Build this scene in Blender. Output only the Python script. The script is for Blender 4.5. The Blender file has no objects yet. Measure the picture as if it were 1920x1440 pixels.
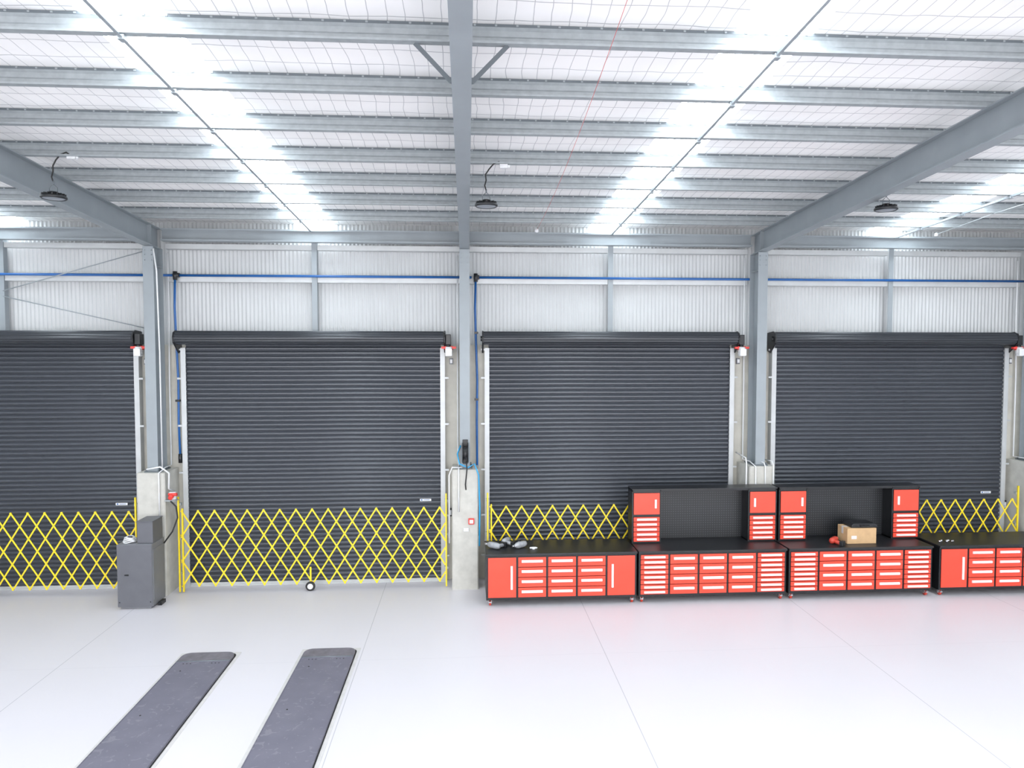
import bpy, math, random
from mathutils import Vector
random.seed(4)
S=bpy.context.scene
COL=S.collection
try:
    S.view_settings.view_transform='Standard'
    S.view_settings.look='None'
    S.view_settings.exposure=0.0
except Exception as e: print(e)

# ------------------------------------------------------------------ materials
def newmat(name):
    m=bpy.data.materials.new(name); m.use_nodes=True
    nt=m.node_tree; b=nt.nodes['Principled BSDF']
    return m,nt,b
def mat(name,c,rough=.5,metal=0.,var=.08,scale=6.,bump=0.,emit=0.,stretch=None,spec=None):
    m,nt,b=newmat(name)
    tc=nt.nodes.new('ShaderNodeTexCoord'); no=nt.nodes.new('ShaderNodeTexNoise')
    no.inputs['Scale'].default_value=scale; no.inputs['Detail'].default_value=4
    if stretch:
        mp=nt.nodes.new('ShaderNodeMapping'); mp.inputs['Scale'].default_value=stretch
        nt.links.new(tc.outputs['Object'],mp.inputs[0]); nt.links.new(mp.outputs[0],no.inputs[0])
    else: nt.links.new(tc.outputs['Object'],no.inputs[0])
    r=nt.nodes.new('ShaderNodeValToRGB')
    r.color_ramp.elements[0].position=.3; r.color_ramp.elements[1].position=.7
    r.color_ramp.elements[0].color=tuple(x*(1-var) for x in c)+(1,)
    r.color_ramp.elements[1].color=tuple(min(1,x*(1+var)) for x in c)+(1,)
    nt.links.new(no.outputs['Fac'],r.inputs[0]); nt.links.new(r.outputs[0],b.inputs['Base Color'])
    b.inputs['Roughness'].default_value=rough; b.inputs['Metallic'].default_value=metal
    if spec is not None: b.inputs['Specular IOR Level'].default_value=spec
    if bump>0:
        bn=nt.nodes.new('ShaderNodeBump'); bn.inputs['Strength'].default_value=bump; bn.inputs['Distance'].default_value=.01
        nt.links.new(no.outputs['Fac'],bn.inputs['Height']); nt.links.new(bn.outputs[0],b.inputs['Normal'])
    if emit>0:
        b.inputs['Emission Color'].default_value=tuple(c)+(1,); b.inputs['Emission Strength'].default_value=emit
    return m
def M(nt,op,a,b=None,c=None):
    n=nt.nodes.new('ShaderNodeMath'); n.operation=op
    for i,v in enumerate((a,b,c)):
        if v is None: continue
        if isinstance(v,(int,float)): n.inputs[i].default_value=v
        else: nt.links.new(v,n.inputs[i])
    return n.outputs[0]
def mixc(nt,f,c1,c2):
    n=nt.nodes.new('ShaderNodeMix'); n.data_type='RGBA'
    nt.links.new(f,n.inputs[0])
    for i,c in ((6,c1),(7,c2)):
        if isinstance(c,tuple): n.inputs[i].default_value=c+(1,)
        else: nt.links.new(c,n.inputs[i])
    return n.outputs[2]

STEEL=mat('painted_steel',(.265,.295,.315),.45,.05,.05,3)
STEEL_D=mat('painted_steel_dark',(.13,.15,.165),.5,.1,.06,3)
GALV=mat('galvanised_steel',(.35,.38,.395),.38,.2,.10,14)
GUIDE=mat('guide_aluminium',(.50,.515,.52),.4,.15,.05,5)
CONC=mat('concrete',(.54,.525,.47),.85,0,.08,5,.3)
CONC2=mat('plinth_concrete',(.50,.49,.45),.85,0,.09,7,.3)
CLAD=mat('cladding_white',(.53,.545,.55),.45,.05,.03,2)
SLAT=mat('shutter_charcoal',(.056,.062,.074),.28,.15,.05,1.0,0,0,(.3,1,1))
SLATD=mat('shutter_drum_charcoal',(.033,.037,.044),.30,.2,.1,2)
BLACK=mat('black_powdercoat',(.010,.011,.013),.35,0,.15,8)
BLACKT=mat('black_worktop',(.012,.013,.015),.4,0,.2,6)
RED=mat('red_enamel',(.80,.068,.036),.32,0,.05,4)
HANDLE=mat('pale_aluminium_handle',(.86,.80,.79),.35,.0,.03,10)
CHROME=mat('chrome',(.6,.6,.62),.2,.9,.05,10)
REDW=mat('red_polyurethane',(.50,.05,.03),.5,0,.1,10)
YEL=mat('yellow_paint',(.84,.64,.02),.4,0,.06,8)
RUB=mat('black_rubber',(.02,.02,.02),.7,0,.2,10)
WHITE=mat('white_plastic',(.70,.71,.72),.4,0,.03,8)
GREYP=mat('grey_powdercoat',(.112,.115,.13),.45,.05,.06,5)
GREYL=mat('grey_powdercoat_light',(.175,.18,.198),.45,.05,.06,5)
BLUE=mat('blue_pipe',(.010,.095,.31),.35,0,.08,6)
BLUEL=mat('light_blue_hose',(.02,.32,.62),.4,0,.08,6)
def deck_mat():
    m,nt,b=newmat('scuffed_deck_steel')
    tc=nt.nodes.new('ShaderNodeTexCoord')
    n1=nt.nodes.new('ShaderNodeTexNoise'); n1.inputs['Scale'].default_value=3; n1.inputs['Detail'].default_value=6
    n2=nt.nodes.new('ShaderNodeTexNoise'); n2.inputs['Scale'].default_value=9; n2.inputs['Detail'].default_value=8; n2.inputs['Distortion'].default_value=1.5
    nt.links.new(tc.outputs['Object'],n1.inputs[0]); nt.links.new(tc.outputs['Object'],n2.inputs[0])
    base=mixc(nt,n1.outputs['Fac'],(.115,.112,.148),(.175,.170,.210))
    sc=M(nt,'MULTIPLY',M(nt,'GREATER_THAN',n2.outputs['Fac'],.62),.35)
    nt.links.new(mixc(nt,sc,base,(.27,.265,.29)),b.inputs['Base Color'])
    b.inputs['Roughness'].default_value=.5
    return m
DECK=deck_mat()
DECK2=mat('flap_steel',(.15,.14,.16),.55,0,.2,12,.2)
PITF=mat('pit_edge_sealant',(.55,.535,.52),.7,0,.06,9)
CARD=mat('cardboard',(.55,.36,.19),.8,0,.08,9)
GREYTOOL=mat('grey_tool_alloy',(.34,.35,.37),.4,.1,.2,20)
LENS=mat('lamp_lens',(.25,.27,.30),.3,0,.02,5)
REDC=mat('red_cord',(.7,.05,.04),.5,0,.05,10)
CORD=mat('faint_red_cord',(.62,.10,.09),.5,0,.05,10)

# floor
def floor_mat():
    m,nt,b=newmat('grey_epoxy_floor')
    tc=nt.nodes.new('ShaderNodeTexCoord'); sp=nt.nodes.new('ShaderNodeSeparateXYZ'); nt.links.new(tc.outputs['Object'],sp.inputs[0])
    line=None
    for xj in (-9.7,-5.86,-1.58,2.06,5.88,9.7):
        l=M(nt,'COMPARE',sp.outputs[0],xj,.005); line=l if line is None else M(nt,'MAXIMUM',line,l)
    for yj in (10.1,3.9):
        l=M(nt,'MULTIPLY',M(nt,'COMPARE',sp.outputs[1],yj,.004),.3); line=M(nt,'MAXIMUM',line,l)
    no=nt.nodes.new('ShaderNodeTexNoise'); no.inputs['Scale'].default_value=.6; no.inputs['Detail'].default_value=5
    nt.links.new(tc.outputs['Object'],no.inputs[0])
    base=mixc(nt,no.outputs['Fac'],(.605,.585,.615),(.645,.625,.655))
    c=mixc(nt,M(nt,'MULTIPLY',line,.5),base,(.18,.19,.21))
    nt.links.new(c,b.inputs['Base Color']); b.inputs['Roughness'].default_value=.36
    b.inputs['Specular IOR Level'].default_value=.4
    return m
FLOOR=floor_mat()
def ceil_mat():
    m,nt,b=newmat('white_insulation_blanket_with_wire')
    tc=nt.nodes.new('ShaderNodeTexCoord'); no=nt.nodes.new('ShaderNodeTexNoise'); no.inputs['Scale'].default_value=1.3
    nt.links.new(tc.outputs['Object'],no.inputs[0])
    sub=nt.nodes.new('ShaderNodeVectorMath'); sub.operation='MULTIPLY_ADD'
    nt.links.new(no.outputs['Color'],sub.inputs[0]); sub.inputs[1].default_value=(.12,.12,0); nt.links.new(tc.outputs['Object'],sub.inputs[2])
    sp=nt.nodes.new('ShaderNodeSeparateXYZ'); nt.links.new(sub.outputs[0],sp.inputs[0])
    lx=M(nt,'LESS_THAN',M(nt,'FRACT',M(nt,'DIVIDE',sp.outputs[0],.16)),.045)
    ly=M(nt,'LESS_THAN',M(nt,'FRACT',M(nt,'DIVIDE',sp.outputs[1],.30)),.04)
    n2=nt.nodes.new('ShaderNodeTexNoise'); n2.inputs['Scale'].default_value=2.5
    nt.links.new(tc.outputs['Object'],n2.inputs[0])
    base=mixc(nt,n2.outputs['Fac'],(.87,.86,.85),(.95,.94,.93))
    line=M(nt,'MULTIPLY',M(nt,'MAXIMUM',lx,ly),.65)
    c=mixc(nt,line,base,(.30,.30,.32))
    nt.links.new(c,b.inputs['Base Color']); b.inputs['Roughness'].default_value=.6
    bn=nt.nodes.new('ShaderNodeBump'); bn.inputs['Strength'].default_value=.4; bn.inputs['Distance'].default_value=.05
    nt.links.new(n2.outputs['Fac'],bn.inputs['Height']); nt.links.new(bn.outputs[0],b.inputs['Normal'])
    return m
CEIL=ceil_mat()
def sky_mat():
    m,nt,b=newmat('translucent_skylight_sheet')
    tc=nt.nodes.new('ShaderNodeTexCoord'); sp=nt.nodes.new('ShaderNodeSeparateXYZ'); nt.links.new(tc.outputs['Object'],sp.inputs[0])
    f=M(nt,'DIVIDE',M(nt,'PINGPONG',sp.outputs[0],.048),.048)
    e=M(nt,'MULTIPLY_ADD',M(nt,'SMOOTH_MIN',M(nt,'MULTIPLY',f,1.6),1.,.2),19.,.62)
    b.inputs['Base Color'].default_value=(.25,.28,.3,1)
    b.inputs['Emission Color'].default_value=(.86,.945,1,1)
    nt.links.new(e,b.inputs['Emission Strength'])
    return m
SKYL=sky_mat()
def peg_mat():
    m,nt,b=newmat('black_pegboard')
    tc=nt.nodes.new('ShaderNodeTexCoord'); sp=nt.nodes.new('ShaderNodeSeparateXYZ'); nt.links.new(tc.outputs['Object'],sp.inputs[0])
    p=.045
    a=M(nt,'SUBTRACT',M(nt,'FRACT',M(nt,'DIVIDE',sp.outputs[0],p)),.5)
    c=M(nt,'SUBTRACT',M(nt,'FRACT',M(nt,'DIVIDE',sp.outputs[2],p)),.5)
    d=M(nt,'ADD',M(nt,'MULTIPLY',a,a),M(nt,'MULTIPLY',c,c))
    l=M(nt,'LESS_THAN',d,.045)
    nt.links.new(mixc(nt,l,(.012,.013,.015),(.05,.055,.06)),b.inputs['Base Color'])
    b.inputs['Roughness'].default_value=.4
    return m
PEG=peg_mat()

# ------------------------------------------------------------------ mesh builder
class MB:
    def __init__(s): s.v=[];s.f=[];s.m=[];s.sm=[]
    def add(s,vs,fs,mi=0,sm=False):
        o=len(s.v); s.v+= [tuple(v) for v in vs]
        for f in fs: s.f.append(tuple(o+i for i in f)); s.m.append(mi); s.sm.append(sm)
        return s
    def box(s,x0,x1,y0,y1,z0,z1,mi=0):
        vs=[(x,y,z) for z in (z0,z1) for y in (y0,y1) for x in (x0,x1)]
        return s.add(vs,[(0,2,3,1),(4,5,7,6),(0,1,5,4),(2,6,7,3),(0,4,6,2),(1,3,7,5)],mi)
    def prism(s,poly,vec,mi=0):
        n=len(poly); vec=Vector(vec)
        vs=[Vector(p) for p in poly]+[Vector(p)+vec for p in poly]
        fs=[tuple(range(n)),tuple(range(2*n-1,n-1,-1))]+[(i,n+i,n+(i+1)%n,(i+1)%n) for i in range(n)]
        return s.add(vs,fs,mi)
    def cyl(s,p0,p1,r,n=16,mi=0,r2=None):
        p0=Vector(p0);p1=Vector(p1); r2=r if r2 is None else r2
        d=(p1-p0).normalized(); u=d.orthogonal().normalized(); w=d.cross(u)
        vs=[];
        for p,rr in((p0,r),(p1,r2)):
            for i in range(n):
                a=2*math.pi*i/n; vs.append(p+(u*math.cos(a)+w*math.sin(a))*rr)
        s.add(vs,[(i,(i+1)%n,n+(i+1)%n,n+i) for i in range(n)],mi,True)
        o=len(s.v)-2*n
        s.f.append(tuple(o+i for i in range(n-1,-1,-1)));s.m.append(mi);s.sm.append(False)
        s.f.append(tuple(o+n+i for i in range(n)));s.m.append(mi);s.sm.append(False)
        return s
    def lathe(s,c,prof,n=24,mi=0,axis='z'):
        vs=[];c=Vector(c)
        for r,h in prof:
            for i in range(n):
                a=2*math.pi*i/n
                if axis=='z': p=Vector((r*math.cos(a),r*math.sin(a),h))
                elif axis=='x': p=Vector((h,r*math.cos(a),r*math.sin(a)))
                else: p=Vector((r*math.cos(a),h,r*math.sin(a)))
                vs.append(c+p)
        k=len(prof)
        fs=[(j*n+i,j*n+(i+1)%n,(j+1)*n+(i+1)%n,(j+1)*n+i) for j in range(k-1) for i in range(n)]
        return s.add(vs,fs,mi,True)
    def tube(s,pts,r,n=8,mi=0):
        pts=[Vector(p) for p in pts]; vs=[]; k=len(pts); u=None
        for j,p in enumerate(pts):
            d=(pts[min(j+1,k-1)]-pts[max(j-1,0)]).normalized()
            if u is None: u=d.orthogonal().normalized()
            else:
                u=(u-d*u.dot(d))
                u=u.normalized() if u.length>1e-6 else d.orthogonal().normalized()
            w=d.cross(u)
            for i in range(n):
                a=2*math.pi*i/n; vs.append(p+(u*math.cos(a)+w*math.sin(a))*r)
        s.add(vs,[(j*n+i,j*n+(i+1)%n,(j+1)*n+(i+1)%n,(j+1)*n+i) for j in range(k-1) for i in range(n)],mi,True)
        o=len(s.v)-k*n
        s.f.append(tuple(o+i for i in range(n-1,-1,-1)));s.m.append(mi);s.sm.append(False)
        s.f.append(tuple(o+(k-1)*n+i for i in range(n)));s.m.append(mi);s.sm.append(False)
        return s
    def bar(s,p0,p1,w,t,up=(0,0,1),mi=0):
        p0=Vector(p0);p1=Vector(p1);d=(p1-p0).normalized();up=Vector(up)
        a=d.cross(up).normalized()*w/2; b=a.cross(d).normalized()*t/2
        return s.prism([p0-a-b,p0+a-b,p0+a+b,p0-a+b],p1-p0,mi)
    def obj(s,name,mats,parent=None,loc=None,bevel=0,origin=(0,0,0)):
        """vertices given relative to origin frame of parent"""
        me=bpy.data.meshes.new(name)
        o=Vector(origin)
        me.from_pydata([tuple(Vector(v)-o) for v in s.v],[],s.f)
        for m in (mats if isinstance(mats,(list,tuple)) else [mats]): me.materials.append(m)
        me.polygons.foreach_set('material_index',s.m); me.polygons.foreach_set('use_smooth',s.sm)
        me.update()
        ob=bpy.data.objects.new(name,me); COL.objects.link(ob)
        ob.location=o if loc is None else Vector(loc)
        if parent: ob.parent=parent
        if bevel:
            b=ob.modifiers.new('bevel','BEVEL'); b.width=bevel; b.segments=2; b.limit_method='ANGLE'
        return ob
def empty(name,loc=(0,0,0)):
    e=bpy.data.objects.new(name,None); e.empty_display_size=.2; e.location=loc; COL.objects.link(e); return e
def tag(o,label,cat,group=None):
    o['label']=label; o['category']=cat
    if group: o['group']=group
    return o
def struct(o,label,cat=None):
    o['kind']='structure'; o['label']=label
    if cat:o['category']=cat
    return o
def copy_thing(root,loc,rot=None):
    new=root.copy(); COL.objects.link(new); new.location=loc
    if rot is not None: new.rotation_euler=rot
    def rec(src,dst):
        for c in list(src.children):
            k=c.copy(); COL.objects.link(k); k.parent=dst; rec(c,k)
    rec(root,new); return new

# ------------------------------------------------------------------ constants
BAY=5.765; OW=4.835
ST=[-11.102+BAY*k for k in range(4)]
GC=[-11.57,-5.80,-.037,5.728,11.49]
MID=[(GC[i]+GC[i+1])/2 for i in range(4)]
XL,XR=-12.0,12.1
YB=-9.0; YW=13.95
SL=.055
def rz(y): return 7.572-SL*y      # purlin underside
def cz(y): return rz(y)+.205      # ceiling plane

# ------------------------------------------------------------------ shell
struct(MB().box(XL,XR,YB,YW,-.2,0).obj('floor',FLOOR),'glossy pale grey epoxy floor with dark saw-cut joints','floor')
b=MB()
edges=[XL]+sum([[s,s+OW] for s in ST],[])+[XR]
for i in range(0,len(edges),2):
    b.box(edges[i],edges[i+1],13.70,YW,0,4.66)
struct(b.obj('wall_back',CONC),'precast concrete piers between the roller doors','wall')
# corrugated cladding
b=MB(); p=.076; vs=[]; n=int((XR-XL)/p*6)
for i in range(n+1):
    xx=XL+(XR-XL)*i/n; yy=13.87+.010*math.sin(2*math.pi*i/6)
    vs+=[(xx,yy,4.6),(xx,yy,7.05)]
b.add(vs,[(2*i,2*i+2,2*i+3,2*i+1) for i in range(n)],0,True)
struct(b.obj('wall_upper',CLAD),'white corrugated metal cladding above the roller doors','wall')
WP=mat('side_wall_white',(.74,.76,.77),.6,0,.03,2)
struct(MB().prism([(XL-.1,YB,0),(XL-.1,YW,0),(XL-.1,YW,cz(YW)),(XL-.1,YB,cz(YB))],(.1,0,0)).obj('wall_left',WP),'pale side wall','wall')
struct(MB().prism([(XR,YB,0),(XR,YW,0),(XR,YW,cz(YW)),(XR,YB,cz(YB))],(.1,0,0)).obj('wall_right',WP),'pale side wall','wall')
SKW=.37
ce=[XL]+sum([[m-SKW-.03,m+SKW-.03] for m in MID],[])+[XR]
b=MB()
for i in range(0,len(ce),2):
    b.prism([(ce[i],YB,cz(YB)),(ce[i+1],YB,cz(YB)),(ce[i+1],YB,cz(YB)+.05),(ce[i],YB,cz(YB)+.05)],(0,YW-YB,-SL*(YW-YB)))
struct(b.obj('ceiling',CEIL),'white foil insulation roof lining held by wire mesh','ceiling')
for k,m in enumerate(MID):
    b=MB(); prof=[]; nn=32
    for i in range(nn+1):
        xx=m-.03-SKW+2*SKW*i/nn
        prof.append((xx,.012*math.cos(2*math.pi*i/4)))
    vs=[]
    for xx,dz in prof: vs+=[(xx,YB,cz(YB)+.02+dz),(xx,YW,cz(YW)+.02+dz)]
    b.add(vs,[(2*i,2*i+1,2*i+3,2*i+2) for i in range(nn)],0,True)
    struct(b.obj('window_%d'%(k+1),SKYL,origin=(m-.03-SKW,0,0)),'bright translucent ribbed roof skylight strip','skylight')

# ------------------------------------------------------------------ roller doors
def build_door():
    r=empty('door_1',(ST[0],13.6,0)); W=OW
    b=MB(); ns=54; z0=.07; z1=4.72; ph=(z1-z0)/ns; pr=[]
    for i in range(ns):
        for t,y in ((0,.006),(.10,.004),(.20,-.018),(.34,-.024),(.52,-.024),(.66,-.020),(.90,.000)):
            pr.append((y,z0+(i+t)*ph))
    pr.append((.004,z1)); vs=[]
    for y,z in pr: vs+=[(0,y,z),(W,y,z)]
    b.add(vs,[(2*i,2*i+1,2*i+3,2*i+2) for i in range(len(pr)-1)],0,False)
    o=b.obj('curtain',SLAT,r); o['label']='charcoal horizontally ribbed steel curtain'
    b=MB(); b.box(0,W,-.03,.02,.0,.07); b.box(0,W,-.045,-.03,.0,.03)
    o=b.obj('bottom_rail',GUIDE,r,bevel=.004); o['label']='pale aluminium bottom rail'
    # drum
    b=MB(); n=48; vs=[]
    for x in (-.10,W+.06):
        for i in range(n):
            a=2*math.pi*i/n; rr=.130 if i%4 in(0,1,2) else .121
            vs.append((x,-.17+rr*math.cos(a),4.79+rr*math.sin(a)))
    b.add(vs,[(i,(i+1)%n,n+(i+1)%n,n+i) for i in range(n)]+[tuple(range(n-1,-1,-1)),tuple(range(n,2*n))])
    o=b.obj('roller_drum',SLATD,r); o['label']='rolled charcoal curtain drum'
    for x in (-.13,W+.065):
        b=MB(); b.prism([(x,-.29,4.70),(x,-.31,4.80),(x,-.27,4.89),(x,-.17,4.93),(x,.08,4.91),(x,.08,4.55),(x,-.05,4.50)],(.03,0,0))
        b.cyl((x-.03,-.17,4.78),(x+.06,-.17,4.78),.05,14)
        b.obj('end_bracket',BLACK,r,bevel=.005)
    for x0,x1 in ((-.08,.012),(W-.012,W+.08)):
        b=MB(); 
        b.box(x0,x1,-.06,-.045,0,4.6); b.box(x0,x1,.03,.045,0,4.6)
        xo=x0 if x0<0 else x1-.02
        b.box(xo,xo+.02,-.045,.09,0,4.6)
        for z in (.5,1.3,2.2,3.1,4.0,4.55):
            xc=x0-.07 if x0<0 else x1-.005
            b.box(xc,xc+.075,-.062,-.04,z,z+.035)
        b.obj('guide_rail',GUIDE,r)
    # motor
    b=MB(); x=W+.10
    b.box(x,x+.10,-.26,-.08,4.66,4.86,0)
    b.cyl((x+.05,-.20,4.66),(x+.05,-.20,4.62),.05,14,0)
    o=b.obj('gearbox',BLACK,r,bevel=.01)
    b=MB(); b.cyl((x+.06,-.22,4.62),(x+.06,-.22,4.44),.065,18,0)
    for z in (4.46,4.49,4.52,4.55,4.58): b.cyl((x+.06,-.22,z),(x+.06,-.22,z+.012),.074,18,0)
    b.box(x+.0,x+.12,-.30,-.26,4.45,4.58,0)
    o=b.obj('motor',WHITE,r); o['label']='pale finned motor housing'
    b=MB(); b.cyl((x-.02,-.2,4.60),(x+.14,-.2,4.60),.04,12); b.box(x-.08,x+.2,-.24,-.18,4.585,4.625)
    o=b.obj('release_lever',REDC,r); o['label']='red manual release lever'
    b=MB(); b.box(W-.42,W-.20,-.0275,-.0265,1.60,1.645,0); b.box(W-.40,W-.37,-.0280,-.0275,1.61,1.635,1); b.box(W-.35,W-.23,-.0280,-.0275,1.618,1.628,1)
    o=b.obj('sticker',[WHITE,BLUE],r); o['label']='small white sticker with blue print'
    return r
d1=build_door()
doors=[d1]
for k in range(1,4):
    doors.append(copy_thing(d1,(ST[k],13.6,0)))
for k,d in enumerate(doors):
    d.name='door_%d'%(k+1); struct(d,'closed charcoal ribbed steel roller door with drum above','roller door'); d['group']='roller doors'

# ------------------------------------------------------------------ structure steel
def isec(w,d,tf,tw):
    return [(-w/2,-d/2),(w/2,-d/2),(w/2,-d/2+tf),(tw/2,-d/2+tf),(tw/2,d/2-tf),(w/2,d/2-tf),(w/2,d/2),(-w/2,d/2),(-w/2,d/2-tf),(-tw/2,d/2-tf),(-tw/2,-d/2+tf),(-w/2,-d/2+tf)]
for i,c in enumerate(GC):
    if i==0:
        r=empty('steel_column',(0,13.35,2.3))
        b=MB(); b.prism([(u,v,.02) for u,v in isec(.19,.40,.014,.010)],(0,0,4.13)); b.obj('shaft',STEEL,r)
        b=MB(); b.box(-.14,.14,-.24,.24,0,.02)
        for x in (-.11,.11):
            for y in (-.21,.21): b.cyl((x,y,.02),(x,y,.06),.015,6)
        b.obj('base_plate',STEEL_D,r)
        b=MB()
        b.box(-.09,.09,-.187,.187,3.80,3.812)
        for z in (3.90,4.0,4.08): 
            for x in (-.06,.06): b.cyl((x,-.2,z),(x,-.220,z),.012,6)
        b.obj('stiffener',STEEL,r)
        col0=r; r.location.x=c
    else: r=copy_thing(col0,(c,13.35,2.3))
    tag(r,'grey-blue painted steel I-beam column on a concrete plinth','steel column','portal frame columns')
for i,c in enumerate(GC):
    b=MB(); L=13.55+6
    d=.385
    b.prism([(u,0,v) for u,v in isec(.175,d,.014,.010)],(0,-L,SL*L))
    b.box(-.08,.08,-.43,-.418,SL*.4-d/2+.014,SL*.4+d/2-.014)
    zc=rz(13.55)-d/2
    o=b.obj('roof_rafter',STEEL,None,loc=(c,13.55,zc))
    tag(o,'grey-blue painted steel roof rafter sloping over the bay','roof beam','roof rafters')
for i,c in enumerate(GC):
    x0=max(XL,c-.25); x1=min(XR,c+.25)
    b=MB(); ch=.02
    x0-=c;x1-=c
    b.prism([(x0+ch,-.65,0),(x1-ch,-.65,0),(x1,-.65+ch,0),(x1,0,0),(x0,0,0),(x0,-.65+ch,0)],(0,0,2.3))
    o=b.obj('concrete_plinth',CONC2,None,loc=(c,13.695,0))
    tag(o,'tall pale concrete plinth under a steel column','concrete plinth','column plinths')
# purlins : pressed section with a stiffening fold in the web
PY=[12.72+ -1.07*k for k in range(9)]
def zsec():
    h=.2;t=.008;w=.07;l=.02
    front=[(0,t),(0,.075),(.028,.100),(.028,.150),(0.006,.172),(0.006,h)]
    back=[(t+.006,h-t),(t+.006,.176),(.036,.153),(.036,.097),(t,.072),(t,0)]
    return [(0,0),(-w,0),(-w,l),(-w+t,l),(-w+t,t)]+front+[(w,h),(w,h-l),(w-t,h-l),(w-t,h-t)]+back
for y in PY:
    b=MB(); b.prism([(XL,u,v) for u,v in zsec()],(XR-XL,0,0))
    b.box(XL,XR,.0035,.006,.174,.198,1)  # darker strip paints in the shadow line along the purlin top
    xx=XL+.1
    while xx<XR:
        b.box(xx,xx+.02,-.004,.0035,.178,.192,0); xx+=.19
    o=b.obj('roof_purlin',[GALV,STEEL_D],None,loc=(0,y,rz(y)+.002))
    tag(o,'long galvanised folded-section purlin across the rafters','roof purlin','roof purlins')
for m in MID:
    b=MB(); y0=4.0;y1=13.5
    b.prism([(-.016,0,0),(.016,0,0),(.016,0,.006),(-.010,0,.006),(-.010,0,.035),(-.016,0,.035)],(0,y1-y0,-SL*(y1-y0)))
    for y in PY:
        if y>4: b.box(-.03,.03,y-y0-.06,y-y0+.02,-SL*(y-y0)-.012,-SL*(y-y0)+.03)
    o=b.obj('purlin_bridging',STEEL,None,loc=(m-.02,y0,rz(y0)-.036))
    tag(o,'slim steel bridging bar under the purlins','roof bridging','purlin bridging bars')
# fly braces
c=GC[2]
y=PY[6]
for sx in (-1,1):
    z0=rz(y)-.33
    b=MB(); b.bar((0,0,0),(sx*.32,.0,.33),.04,.006,(0,1,0)); b.bar((0,.02,0),(sx*.32,.02,.33),.006,.04,(0,1,0))
    o=b.obj('fly_brace',STEEL_D,None,loc=(c+sx*.09,y-.03,z0))
    tag(o,'short diagonal steel fly brace from rafter to purlin','steel brace','fly braces')
# eave beams, girts, mullions
for i in range(4):
    xa,xb=GC[i]+.10,GC[i+1]-.10
    b=MB(); b.prism([(xa,13.44,6.60),(xa,13.60,6.60),(xa,13.60,6.61),(xa,13.53,6.61),(xa,13.53,6.82),(xa,13.60,6.82),(xa,13.60,6.83),(xa,13.44,6.83),(xa,13.44,6.80),(xa,13.515,6.82),(xa,13.515,6.61),(xa,13.44,6.63)],(xb-xa,0,0))
    o=b.obj('eave_beam',STEEL,origin=(xa,13.5,6.6)); tag(o,'grey steel eave beam between columns','steel beam','eave beams')
    m=MID[i]
    b=MB(); b.prism([(u,v,4.70) for u,v in [(-.05,-.04),(.05,-.04),(.05,.08),(.035,.08),(.035,-.03),(-.05,-.03)]],(0,0,2.12))
    o=b.obj('wall_mullion',STEEL,loc=(m,13.68,0)); tag(o,'slim grey steel wall post above a roller door','steel post','wall mullions')
    for z,nm in ((5.86,'a'),(6.48,'b')):
        for (p0,p1) in ((GC[i]+.10,m-.055),(m+.055,GC[i+1]-.10)):
            b=MB(); b.prism([(p0,13.66,z),(p0,13.80,z),(p0,13.80,z+.01),(p0,13.67,z+.01),(p0,13.67,z+.085),(p0,13.80,z+.085),(p0,13.80,z+.095),(p0,13.66,z+.095)],(p1-p0,0,0))
            o=b.obj('wall_girt',GUIDE,origin=(p0,13.7,z)); tag(o,'light galvanised horizontal wall girt','wall girt','wall girts')
# bracing rods bay 0
for q in (((-5.93,13.55,6.45),(-8.62,13.58,5.66)),((-8.62,13.58,5.56),(-6.0,13.55,4.96))):
    b=MB(); b.cyl(q[0],q[1],.010,8); o=b.obj('bracing_rod',STEEL,origin=q[0]); tag(o,'thin diagonal steel bracing rod on the wall','bracing rod','wall bracing rods')

# ------------------------------------------------------------------ air pipes & conduits
ZP=5.975
b=MB()
b.tube([(-12,13.62,ZP),(-5.52,13.62,ZP)],.024,8)
o=b.obj('air_pipe',BLUE,origin=(-8,13.62,ZP)); tag(o,'blue compressed-air pipe along the wall girt','air pipe','blue air pipes')
for x0,x1,xd,zb in ((-5.50,.10,-5.50,2.55),(.18,12.0,.18,1.05)):
    r=empty('air_pipe',(x0,13.6,ZP))
    b=MB(); b.tube([(0,.02,0),(x1-x0,.02,0)],.024,8); b.obj('main_pipe',BLUE,r)
    b=MB()
    b.tube([(0,-.02,-.0),(-.015,-.03,-.6),(.0,-.03,-1.2),(.025,-.03,-2.0),(.015,-.03,-2.8),(.03,-.03,zb-6)],.022,8); b.obj('drop_pipe',BLUE,r)
    b=MB(); b.cyl((-.04,.0,0),(.07,0,0),.045,12); b.cyl((0,-.02,.07),(0,-.02,-.09),.04,12); b.obj('tee_fitting',BLACK,r)
    for zz in (-1.1,-2.4): MB().box(-.03,.05,-.06,.0,zz,zz+.04).obj('pipe_clip',BLACK,r)
    MB().cyl((.03,-.03,zb-6-.12),(.03,-.03,zb-6+.05),.035,10).obj('outlet_fitting',BLACK,r)
    tag(r,'blue compressed-air pipe with vertical drop and black fittings','air pipe','blue air pipes')
def conduit(pts,r=.014,label='white electrical conduit fixed beside a column',mt=WHITE,name='conduit',cat='conduit',group='white conduits'):
    b=MB(); b.tube(pts,r,8); o=b.obj(name,mt,origin=pts[-1]); tag(o,label,cat,group); return o
for c,dx in ((GC[1],.14),(GC[2],-.14),(GC[3],-.16),(GC[4],-.16)):
    conduit([(c+dx,13.66,6.40),(c+dx,13.66,5.2),(c+dx,13.62,4.0),(c+dx,13.62,2.36),(c+dx+.02,13.3,2.36),(c+dx+.02,13.02,2.30),(c+dx+.02,13.02,1.5)],.014)
c=GC[1]
conduit([(c+.12,13.10,6.40),(c+.16,13.12,6.0),(c+.15,13.2,4.5),(c+.15,13.2,2.37)],.014)
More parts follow.
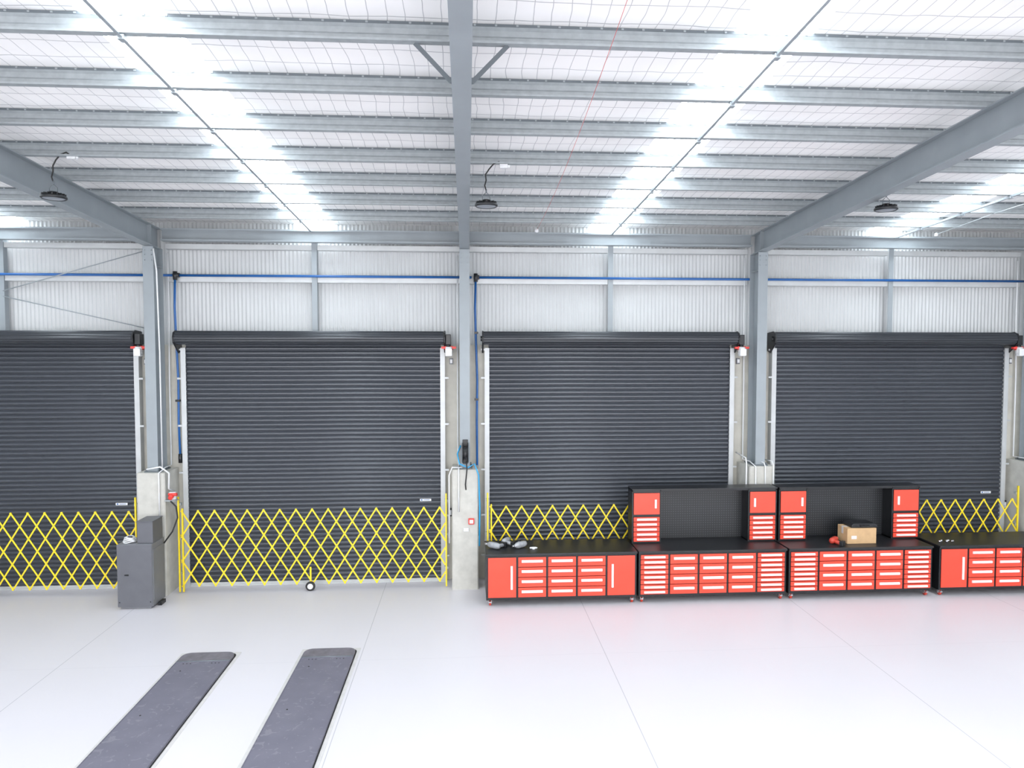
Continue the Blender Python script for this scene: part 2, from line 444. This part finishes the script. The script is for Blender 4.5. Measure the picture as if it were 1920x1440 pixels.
conduit([(c-.20,13.5,2.33),(c-.05,13.03,2.37),(c+.2,13.0,2.42),(c+.34,13.03,2.3),(c+.30,13.1,2.0),(c+.32,13.3,1.9)],.016,'white conduit arching over the plinth top')
c=GC[3]
conduit([(c-.31,13.6,2.5),(c-.33,13.05,2.47),(c-.34,12.99,2.38),(c-.34,12.99,1.2)],.013,'white conduit looping down beside the concrete plinth')
conduit([(c+.02,13.4,2.36),(c+.04,13.06,2.37),(c+.05,13.02,2.30),(c+.05,13.02,1.2)],.011,'white conduit looping down over the concrete plinth')
conduit([(c+.18,13.4,2.38),(c+.20,13.06,2.40),(c+.21,13.02,2.33),(c+.21,13.02,1.2)],.011,'white conduit looping down over the concrete plinth')
c=GC[2]
conduit([(c-.05,13.1,2.33),(c-.24,13.03,2.35),(c-.30,13.03,2.2),(c-.30,13.05,.9)],.014)
def wallbox(name,x,y,z,w,h,d,mt,label,cat,front=None):
    b=MB(); b.box(-w/2,w/2,-d,0,-h/2,h/2)
    r=b.obj(name,mt,loc=(x,y,z),bevel=.006); 
    tag(r,label,cat)
    b=MB(); b.box(-w*.32,w*.32,-d-.012,-d+.004,-h*.30,h*.30); b.obj('cover',front or mt,r,loc=(0,0,0),bevel=.003)
    return r
r=empty('power_socket',(-5.42,13.1,1.88))
b=MB(); b.box(-.06,.06,-.06,0,-.08,.06); b.obj('housing',WHITE,r,bevel=.01)
b=MB(); b.cyl((0,-.05,0),(.0,-.14,-.03),.04,14); b.cyl((-.06,-.06,.02),(.09,-.06,.02),.03,12); b.obj('plug',REDC,r)
tag(r,'red and white industrial power socket on the plinth side','power socket')
b=MB(); b.box(-5.56,-5.36,13.05,13.18,1.77,1.79); o=b.obj('socket_bracket',GALV,origin=(-5.46,13.3,1.78)); tag(o,'small galvanised bracket carrying the power socket','bracket')
conduit([(-5.40,12.93,1.80),(-5.30,12.92,1.70),(-5.27,12.9,1.5),(-5.36,12.88,1.25),(-5.50,12.85,1.05)],.014,'black power cable running from socket to lift console',RUB,'power_cable','cable',None)
wallbox('fire_alarm_call_point',.08,13.04,1.32,.11,.11,.05,REDC,'small red call point on the concrete plinth','alarm button',WHITE)
wallbox('light_switch',-.02,13.04,1.16,.10,.07,.03,WHITE,'white switch box on the concrete plinth','switch')
for k in range(0,4):
    e=ST[k]+OW
    wallbox('door_control',e+.20 if k!=0 else e+.16,13.7,4.34,.07,.12,.05,GREYL,'small roller-door limit box on the pier','control box',WHITE)['group']='door control boxes'
    wallbox('isolator_switch',e+.17,13.7,1.35,.07,.16,.06,BLACK,'black isolator switch on the concrete pier','switch',WHITE)['group']='isolator switches'
# hose reel
r=empty('hose_reel',(-.03,13.15,2.62))
b=MB(); b.box(-.05,.05,-.03,0,-.22,.24); b.box(-.06,-.05,-.16,0,-.18,.18); b.box(.05,.06,-.16,0,-.18,.18); b.obj('bracket',BLACK,r,bevel=.004)
b=MB(); b.lathe((0,-.17,0),[(.0,-.055),(.17,-.055),(.17,-.04),(.11,-.035),(.12,0),(.11,.035),(.17,.04),(.17,.055),(0,.055)],24,0,'x'); b.obj('reel',BLACK,r)
b=MB(); b.tube([(0.02,-.2,-.15),(.03,-.2,-.3),(.0,-.14,-.6),(.01,-.13,-.7)],.012,8); b.obj('hose',RUB,r)
tag(r,'black air hose reel mounted on the steel column','hose reel')
b=MB(); b.tube([(-.12,13.10,2.75),(-.18,13.04,2.6),(-.14,12.99,2.42),(.02,12.97,2.35),(.14,12.99,2.42),(.22,13.0,2.2),(.24,12.98,1.6),(.23,13.0,.85)],.014,8)
o=b.obj('air_hose',BLUEL,origin=(.2,13,.85)); tag(o,'light blue air hose looping over the plinth','air hose')
# cords
b=MB(); pts=[]
for k in range(13):
    t=k/12; y=12.6-8.2*t; pts.append((1.27-.05*t,y,6.72+(rz(y)-.02-6.72)*min(1,t*1.0)-.06*math.sin(math.pi*t)))
b.tube(pts,.0024,6); r=b.obj('pull_cord',CORD,origin=pts[0]); 
b=MB(); b.lathe((0,0,0),[(0,.03),(.03,.02),(.035,-.03),(0,-.04)],12); b.obj('cord_end',WHITE,r)
tag(r,'thin red cord strung under the roof with white end','cord')
b=MB(); pts=[(9.1,13.0,6.80),(9.13,11.5,6.92),(9.15,10,6.99)]; b.tube(pts,.005,6); r=b.obj('pull_cord',GALV,origin=pts[0])
b=MB(); b.lathe((0,0,0),[(0,.03),(.03,.02),(.035,-.03),(0,-.04)],12); b.obj('cord_end',WHITE,r)
tag(r,'thin grey cord strung under the roof with white end','cord')

# ------------------------------------------------------------------ high bay lamps
def lamp():
    r=empty('high_bay_lamp',(0,0,0))
    b=MB(); b.lathe((0,0,0),[(0,.060),(.05,.060),(.065,.045),(.08,.015),(.145,.008),(.155,-.005),(.155,-.025),(.14,-.035),(.13,-.028)],32)
    for i in range(16):
        a=2*math.pi*i/16; u=Vector((math.cos(a),math.sin(a),0))
        b.bar(u*.06+Vector((0,0,.025)),u*.14+Vector((0,0,.018)),.006,.03)
    b.obj('housing',BLACK,r)
    b=MB(); b.lathe((0,0,0),[(.13,-.028),(.10,-.036),(0,-.038)],32); b.obj('lens',LENS,r)
    b=MB(); b.tube([(-.05,0,.05),(-.05,0,.11),(0,0,.16),(.05,0,.11),(.05,0,.05)],.005,6); b.cyl((0,0,.15),(0,0,.2),.010,8); b.obj('hook',STEEL_D,r)
    b=MB(); b.tube([(0,0,.18),(-.02,0,.25),(.0,0,.32),(-.01,.02,.40),(.04,.0,.47),(.10,0,.54),(.17,.0,.57),(.24,.03,.52)],.009,8); b.obj('cable',RUB,r)
    b=MB(); b.box(.18,.29,-.02,.04,.485,.54); b.cyl((.29,.01,.512),(.32,.01,.512),.022,10); b.obj('socket',WHITE,r,bevel=.008)
    return r
l0=lamp(); l0.location=(.27,9.45,6.505)
tag(l0,'round black high-bay lamp hanging on a looped cable','ceiling lamp','high-bay lamps')
l=copy_thing(l0,(-5.36,9.5,6.54)); l=copy_thing(l0,(5.90,9.5,6.54))

# ------------------------------------------------------------------ expanding barriers
def barrier():
    r=empty('expanding_barrier',(0,13.22,0)); L=4.93; z0=.13;z1=1.55;s=.30;nd=3;
    b=MB()
    def slat(xa,xb,y):
        def zat(x): return z1+(z0-z1)*(x-xa)/(xb-xa)
        lo,hi=min(xa,xb),max(xa,xb)
        a,c=max(lo,0),min(hi,L)
        if c-a<.05: return
        b.bar((a,y,zat(a)),(c,y,zat(c)),.027,.006,(0,1,0))
    n=int(L/s)+5
    for i in range(-5,n):
        x=i*s+.02
        slat(x,x+nd*s,-.008); slat(x,x-nd*s,.0)
    rows=int(2*nd)
    for i in range(-1,n):
        for j in range(rows+1):
            x=i*s+.02+(.5*s if j%2 else 0); 
            if 0<=x<=L: 
                z=z1+(z0-z1)*j/rows; b.cyl((x,-.02,z),(x,.006,z),.013 if j not in(0,rows) else .02,6)
    b.obj('lattice',YEL,r)
    for x,h in ((-.05,1.82),(.02,1.6),(L-.0,1.82)):
        b=MB(); b.box(x,x+.028,-.02,.012,.02,h); b.obj('post',YEL,r,bevel=.003)
    for x in (-.05,L):
        for z in (.35,1.0,1.65): MB().box(x-.02,x+.05,.012,.07,z,z+.05).obj('hinge_bracket',GALV,r)
    b=MB(); b.lathe((2.38,-.05,.09),[(0,-.02),(.035,-.02),(.036,-.012),(.055,-.015),(.085,-.02),(.09,-.01),(.09,.01),(.085,.02),(.055,.015),(0,.02)],24,0,'y')
    w=b.obj('wheel',RUB,r)
    b=MB(); b.cyl((2.38,-.078,.09),(2.38,-.02,.09),.052,16); b.obj('hub',WHITE,r)
    b=MB(); b.box(2.365,2.395,-.025,-.01,.09,.45); b.obj('wheel_stem',YEL,r)
    return r
g=barrier(); g.location=(-5.345+.0,13.22,0)
tag(g,'yellow expanding scissor barrier stretched across a closed roller door','safety barrier','expanding barriers')
for x in (-11.1,.43,6.18):
    copy_thing(g,(x,13.22,0))

# ------------------------------------------------------------------ workbenches
def handle_h(w,q=1.):
    b=MB(); b.prism([(-w/2,0,-.022*q),(-w/2,-.014,-.024*q),(-w/2,-.026,-.012*q),(-w/2,-.026,.010*q),(-w/2,-.014,.023*q),(-w/2,0,.022*q)],(w,0,0)); return b
def panel(name,root,x,z,w,h,mt,hmode,hw=None):
    b=MB(); b.box(0,w,-.018,.0,0,h)
    o=b.obj(name,mt,root,loc=(x,0,z),bevel=.004)
    if hmode=='h':
        hh=handle_h(w*.76,1. if h>.1 else .85); q=hh.obj('handle',HANDLE,o,loc=(w/2,-.018,h*.60 if h>.1 else h*.5))
    else:
        b=MB(); H=.42 if h>.5 else .16
        b.prism([(-.018,0,-H/2),(-.020,-.014,-H/2),(-.010,-.026,-H/2),(.010,-.026,-H/2),(.020,-.014,-H/2),(.018,0,-H/2)],(0,0,H))
        px=w*.84 if hmode=='r' else w*.18
        b.obj('handle',HANDLE,o,loc=(px,-.018,h*.5))
    return o
def bench(W,cols,name='tool_workbench'):
    r=empty(name,(0,0,0)); D=.86; zb=.115; zt=.91
    n=len(cols); cw=(W-.03)/n
    b=MB()
    b.box(0,W,.0,D,zb,zb+.045)
    b.box(0,W,D-.012,D,zb,zt)
    b.box(0,W,.0,D,zt-.03,zt)
    for i in range(n+1):
        x=.015+i*cw; b.box(max(0,x-.018),min(W,x+.018),.001,D,zb,zt)
    b.box(0,W,.02,.03,zb,zt)
    b.obj('body',BLACK,r)
    b=MB(); b.box(-.010,W+.010,-.03,D+.01,zt,zt+.04); b.obj('worktop',BLACKT,r,bevel=.006)
    za=zb+.05; zz=zt-.03; H=zz-za
    for i,cdef in enumerate(cols):
        x=.015+i*cw+.019; w=cw-.038
        if cdef[0]=='door': panel('door',r,x,za,w,H,RED,cdef[1])
        else:
            k=cdef[1]; g=.012; h=(H-g*(k-1))/k
            for j in range(k): panel('drawer',r,x,za+j*(h+g),w,h,RED,'h')
    for x,y in ((.07,.08),(W-.07,.08),(.07,D-.08),(W-.07,D-.08)):
        c=empty('caster',(x,y,0)); c.parent=r
        b=MB(); b.lathe((0,0,.05),[(0,-.018),(.045,-.018),(.05,-.012),(.05,.012),(.045,.018),(0,.018)],20,0,'x'); b.obj('wheel',REDW,c)
        b=MB(); b.box(-.04,.04,-.04,.04,.107,.115); b.box(-.028,-.022,-.025,.025,.04,.107); b.box(.022,.028,-.025,.025,.04,.107); b.cyl((-.032,0,.05),(.032,0,.05),.012,8); b.cyl((0,0,.095),(0,0,.11),.03,14)
        b.box(-.022,.022,-.065,-.03,.065,.085)
        b.obj('fork',CHROME,c)
    return r
YF=12.12
T4,T8=('dr',4),('dr',8)
A=bench(2.70,[('door','r'),T4,T4,T4,('door','l')]); A.location=(.335,YF,0)
tag(A,'black mobile workbench with red doors and twelve red drawers','workbench','tool workbenches')
B=bench(2.72,[T8,T4,T4,T4,T8]); B.location=(3.075,YF,0)
tag(B,'black mobile workbench with red drawers carrying a tall hutch','workbench','tool workbenches')
C=copy_thing(B,(5.85,YF,0)); 
Dd=copy_thing(A,(8.71,YF,0))
def hutch(W=2.77):
    r=empty('tool_hutch',(0,0,0)); D=.32; H=1.0; cw=.55
    b=MB(); b.box(0,W,D-.014,D,0,H); b.box(0,W,0,D,H-.03,H); b.box(0,.02,0,D,0,H); b.box(W-.02,W,0,D,0,H)
    b.box(cw-.02,cw,0,D,0,H); b.box(W-cw,W-cw+.02,0,D,0,H); b.box(0,cw,.02,D,0,.02); b.box(W-cw,W,.02,D,0,.02)
    b.box(0,cw,.012,.02,0,H);b.box(W-cw,W,.012,.02,0,H)
    b.box(-.005,W+.005,-.02,D,H,H+.02)
    b.obj('body',BLACK,r)
    b=MB(); b.box(cw,W-cw,D-.024,D-.014,.02,H-.03); b.obj('pegboard',PEG,r)
    for xo,hm in ((.03,'r'),(W-cw+.03,'l')):
        panel('door',r,xo,.54,cw-.06,.40,RED,hm)
        for j in range(5): panel('drawer',r,xo,.03+j*.094,cw-.06,.083,RED,'h')
    return r
h1=hutch(); h1.location=(3.07,YF+.52,.951)
tag(h1,'black hutch with pegboard, red doors and small red drawers','tool cabinet','workbench hutches')
h2=copy_thing(h1,(5.885,YF+.52,.951))

# ------------------------------------------------------------------ bench-top items
def wrench(mt,label,loc,rot,grp=None):
    r=empty('impact_wrench',loc); r.rotation_euler=rot
    b=MB(); b.lathe((0,0,.04),[(0,-.11),(.028,-.105),(.038,-.07),(.040,.03),(.030,.07),(.016,.08),(.016,.10),(0,.10)],18,0,'y'); b.obj('body',mt,r)
    b=MB(); b.cyl((.0,-.05,.035),(.12,-.075,.028),.020,12,0,.024); b.obj('grip',mt,r)
    b=MB(); b.box(.115,.165,-.12,-.03,0.0,.06); b.obj('battery',BLACK,r,bevel=.006)
    b=MB(); b.cyl((0,.10,.04),(0,.135,.04),.014,6); b.obj('anvil',CHROME,r)
    tag(r,label,'power tool',grp); r.scale=(1.35,1.35,1.5); return r
WT=.951
wrench(GREYTOOL,'grey air impact wrench lying on the black worktop',(.47,12.46,WT),(0,0,.9))
wrench(GREYTOOL,'grey air ratchet gun lying on the black worktop',(.73,12.76,WT),(0,0,-.5))
wrench(GREYTOOL,'grey air tool lying near the others on the worktop',(.96,12.46,WT),(0,0,2.2))
wrench(REDW,'red cordless impact wrench beside a cardboard box',(6.86,12.42,WT),(0,0,-.9))
b=MB(); b.lathe((0,0,.02),[(0,-.07),(.016,-.065),(.018,.04),(.008,.07),(0,.07)],12,0,'x'); b.box(-.02,.02,-.03,.03,0,.03)
o=b.obj('air_nozzle',WHITE,loc=(1.20,12.38,WT)); tag(o,'small white air nozzle on the black worktop','air tool')
r=empty('cardboard_box',(7.34,12.50,WT))
b=MB(); b.box(-.28,.28,-.17,.17,0,.29); b.obj('carton',CARD,r,bevel=.004)
b=MB(); b.box(-.282,.282,-.03,.03,.288,.292); b.box(-.284,-.278,-.03,.03,.16,.29); b.obj('packing_tape',PITF,r)
b=MB(); b.box(-.2,-.10,-.1725,-.170,.09,.15); b.obj('shipping_label',WHITE,r)
tag(r,'brown cardboard box on the black worktop','box')
r=empty('tool_case',(7.40,12.50,WT+.293))
b=MB(); b.prism([(-.25,-.15,0),(.25,-.15,0),(.25,-.15,.05),(.20,-.15,.08),(-.20,-.15,.08),(-.25,-.15,.05)],(0,.30,0)); b.obj('shell',BLACK,r,bevel=.01)
b=MB(); b.tube([(-.08,-.15,.04),(-.08,-.19,.04),(.08,-.19,.04),(.08,-.15,.04)],.01,8); b.obj('handle',RUB,r)
tag(r,'black plastic tool case lying on a cardboard box','tool case')
for k in range(5):
    b=MB(); b.lathe((0,0,.0),[(0,-.03),(.018,-.03),(.020,0),(.012,.01),(.012,.035),(0,.035)],10,0,'x')
    o=b.obj('air_fitting',CHROME,loc=(8.86+.06*k,12.32+.05*(k%2),WT+.02)); o.rotation_euler=(0,0,k*.9)
    tag(o,'small chrome air fitting lying on the worktop','fitting','chrome air fittings')

# ------------------------------------------------------------------ lift console
r=empty('lift_console',(-5.82,12.66,0))
b=MB(); b.box(-.30,.30,-.25,.25,.04,1.15); b.box(-.26,.26,-.22,.22,0,.04); b.obj('body',GREYL,r,bevel=.008)
b=MB(); b.box(-.295,.295,-.262,-.25,.05,1.145); b.obj('front_panel',GREYP,r,bevel=.004)
b=MB(); b.box(-.17,-.10,-.268,-.262,.60,.625); b.box(-.27,-.255,-.268,-.262,.12,.14); b.box(.255,.27,-.268,-.262,.12,.14); b.obj('latch',BLACK,r)
b=MB(); b.box(.298,.31,-.22,.22,.15,1.05); b.obj('side_panel',GREYL,r,bevel=.003)
b=MB(); b.box(.02,.29,-.18,.22,1.15,1.53); b.box(.01,.30,-.20,.23,1.53,1.545); b.obj('control_box',GREYP,r,bevel=.008)
b=MB(); b.box(.312,.37,-.08,.10,.0,.06); b.cyl((.34,-.10,.035),(.34,-.07,.035),.02,10); b.obj('foot_valve',BLACK,r)
tag(r,'dark grey metal lift control console beside the plinth','control cabinet')
r=empty('cable_coil',(-5.97,12.58,1.153))
b=MB()
for k in range(4):
    pts=[(math.cos(a*math.pi/8)*(.105-.008*k),math.sin(a*math.pi/8)*(.095-.006*k),.014+.024*k+.01*math.sin(a+k)) for a in range(17)]
    b.tube(pts,.012,6)
b.obj('coil',WHITE,r); b=MB(); b.box(-.03,.03,-.02,.02,.03,.11); b.obj('remote',GREYP,r,bevel=.006)
tag(r,'coiled pale cable on top of the console','cable')

# ------------------------------------------------------------------ lift platforms
def platform():
    r=empty('lift_platform',(0,0,0)); W=.76; Y0=-5.6
    def rr(x0,x1,y0,y1,rad):
        pts=[(x0,y0),(x1,y0)]
        for k in range(7):
            a=math.pi/2*k/6; pts.append((x1-rad+rad*math.cos(a),y1-rad+rad*math.sin(a)))
        for k in range(7):
            a=math.pi/2+math.pi/2*k/6; pts.append((x0+rad+rad*math.cos(a),y1-rad+rad*math.sin(a)))
        return pts
    b=MB(); b.prism([(x,y,.0) for x,y in rr(-.44,.44,Y0-.05,.06,.02)],(0,0,.004)); b.obj('pit_edge',PITF,r)
    b=MB(); b.prism([(x,y,.004) for x,y in rr(-.395,.395,Y0,.02,.10)],(0,0,.003)); b.obj('pit_gap',RUB,r)
    b=MB(); b.box(-W/2,W/2,Y0,-.30,.007,.035); 
    b.box(-W/2,-W/2+.012,Y0,-.30,.035,.040); b.box(W/2-.012,W/2,Y0,-.30,.035,.040)
    o=b.obj('deck',DECK,r,bevel=.003)
    b=MB(); b.prism([(x,y,.007) for x,y in rr(-W/2,W/2,-.285,.0,.13)],(0,0,.032)); o=b.obj('end_flap',DECK2,r,bevel=.003); o['label']='rounded hinged end flap'
    b=MB(); b.cyl((-W/2,-.292,.034),(W/2,-.292,.034),.009,8); b.obj('hinge',STEEL_D,r)
    for y in (-.6,-1.8,-3.2,-4.6): MB().cyl((-.2,y,.035),(-.2,y,.038),.012,8).obj('deck_bolt',RUB,r)
    for x in (-.25,-.2,-.15,.15,.2,.25): MB().cyl((x,-.37,.035),(x,-.37,.038),.009,8).obj('deck_bolt',RUB,r)
    return r
p=platform(); p.location=(-3.83,10.44,0)
tag(p,'long dark scuffed steel vehicle lift platform set in the floor','vehicle lift','lift platforms')
copy_thing(p,(-2.06,10.47,0))

# ------------------------------------------------------------------ light & camera
w=bpy.data.worlds.new('world'); S.world=w; w.use_nodes=True
bg=w.node_tree.nodes['Background']; bg.inputs[0].default_value=(.985,.978,1,1); bg.inputs[1].default_value=5.2
cam=bpy.data.cameras.new('camera'); cam.sensor_width=36; cam.lens=1300/1920*36; cam.clip_end=200
co=bpy.data.objects.new('camera',cam); COL.objects.link(co)
co.location=(0,0,4.5); co.rotation_euler=(math.radians(90-2.55),0,math.radians(-3.74))
S.camera=co
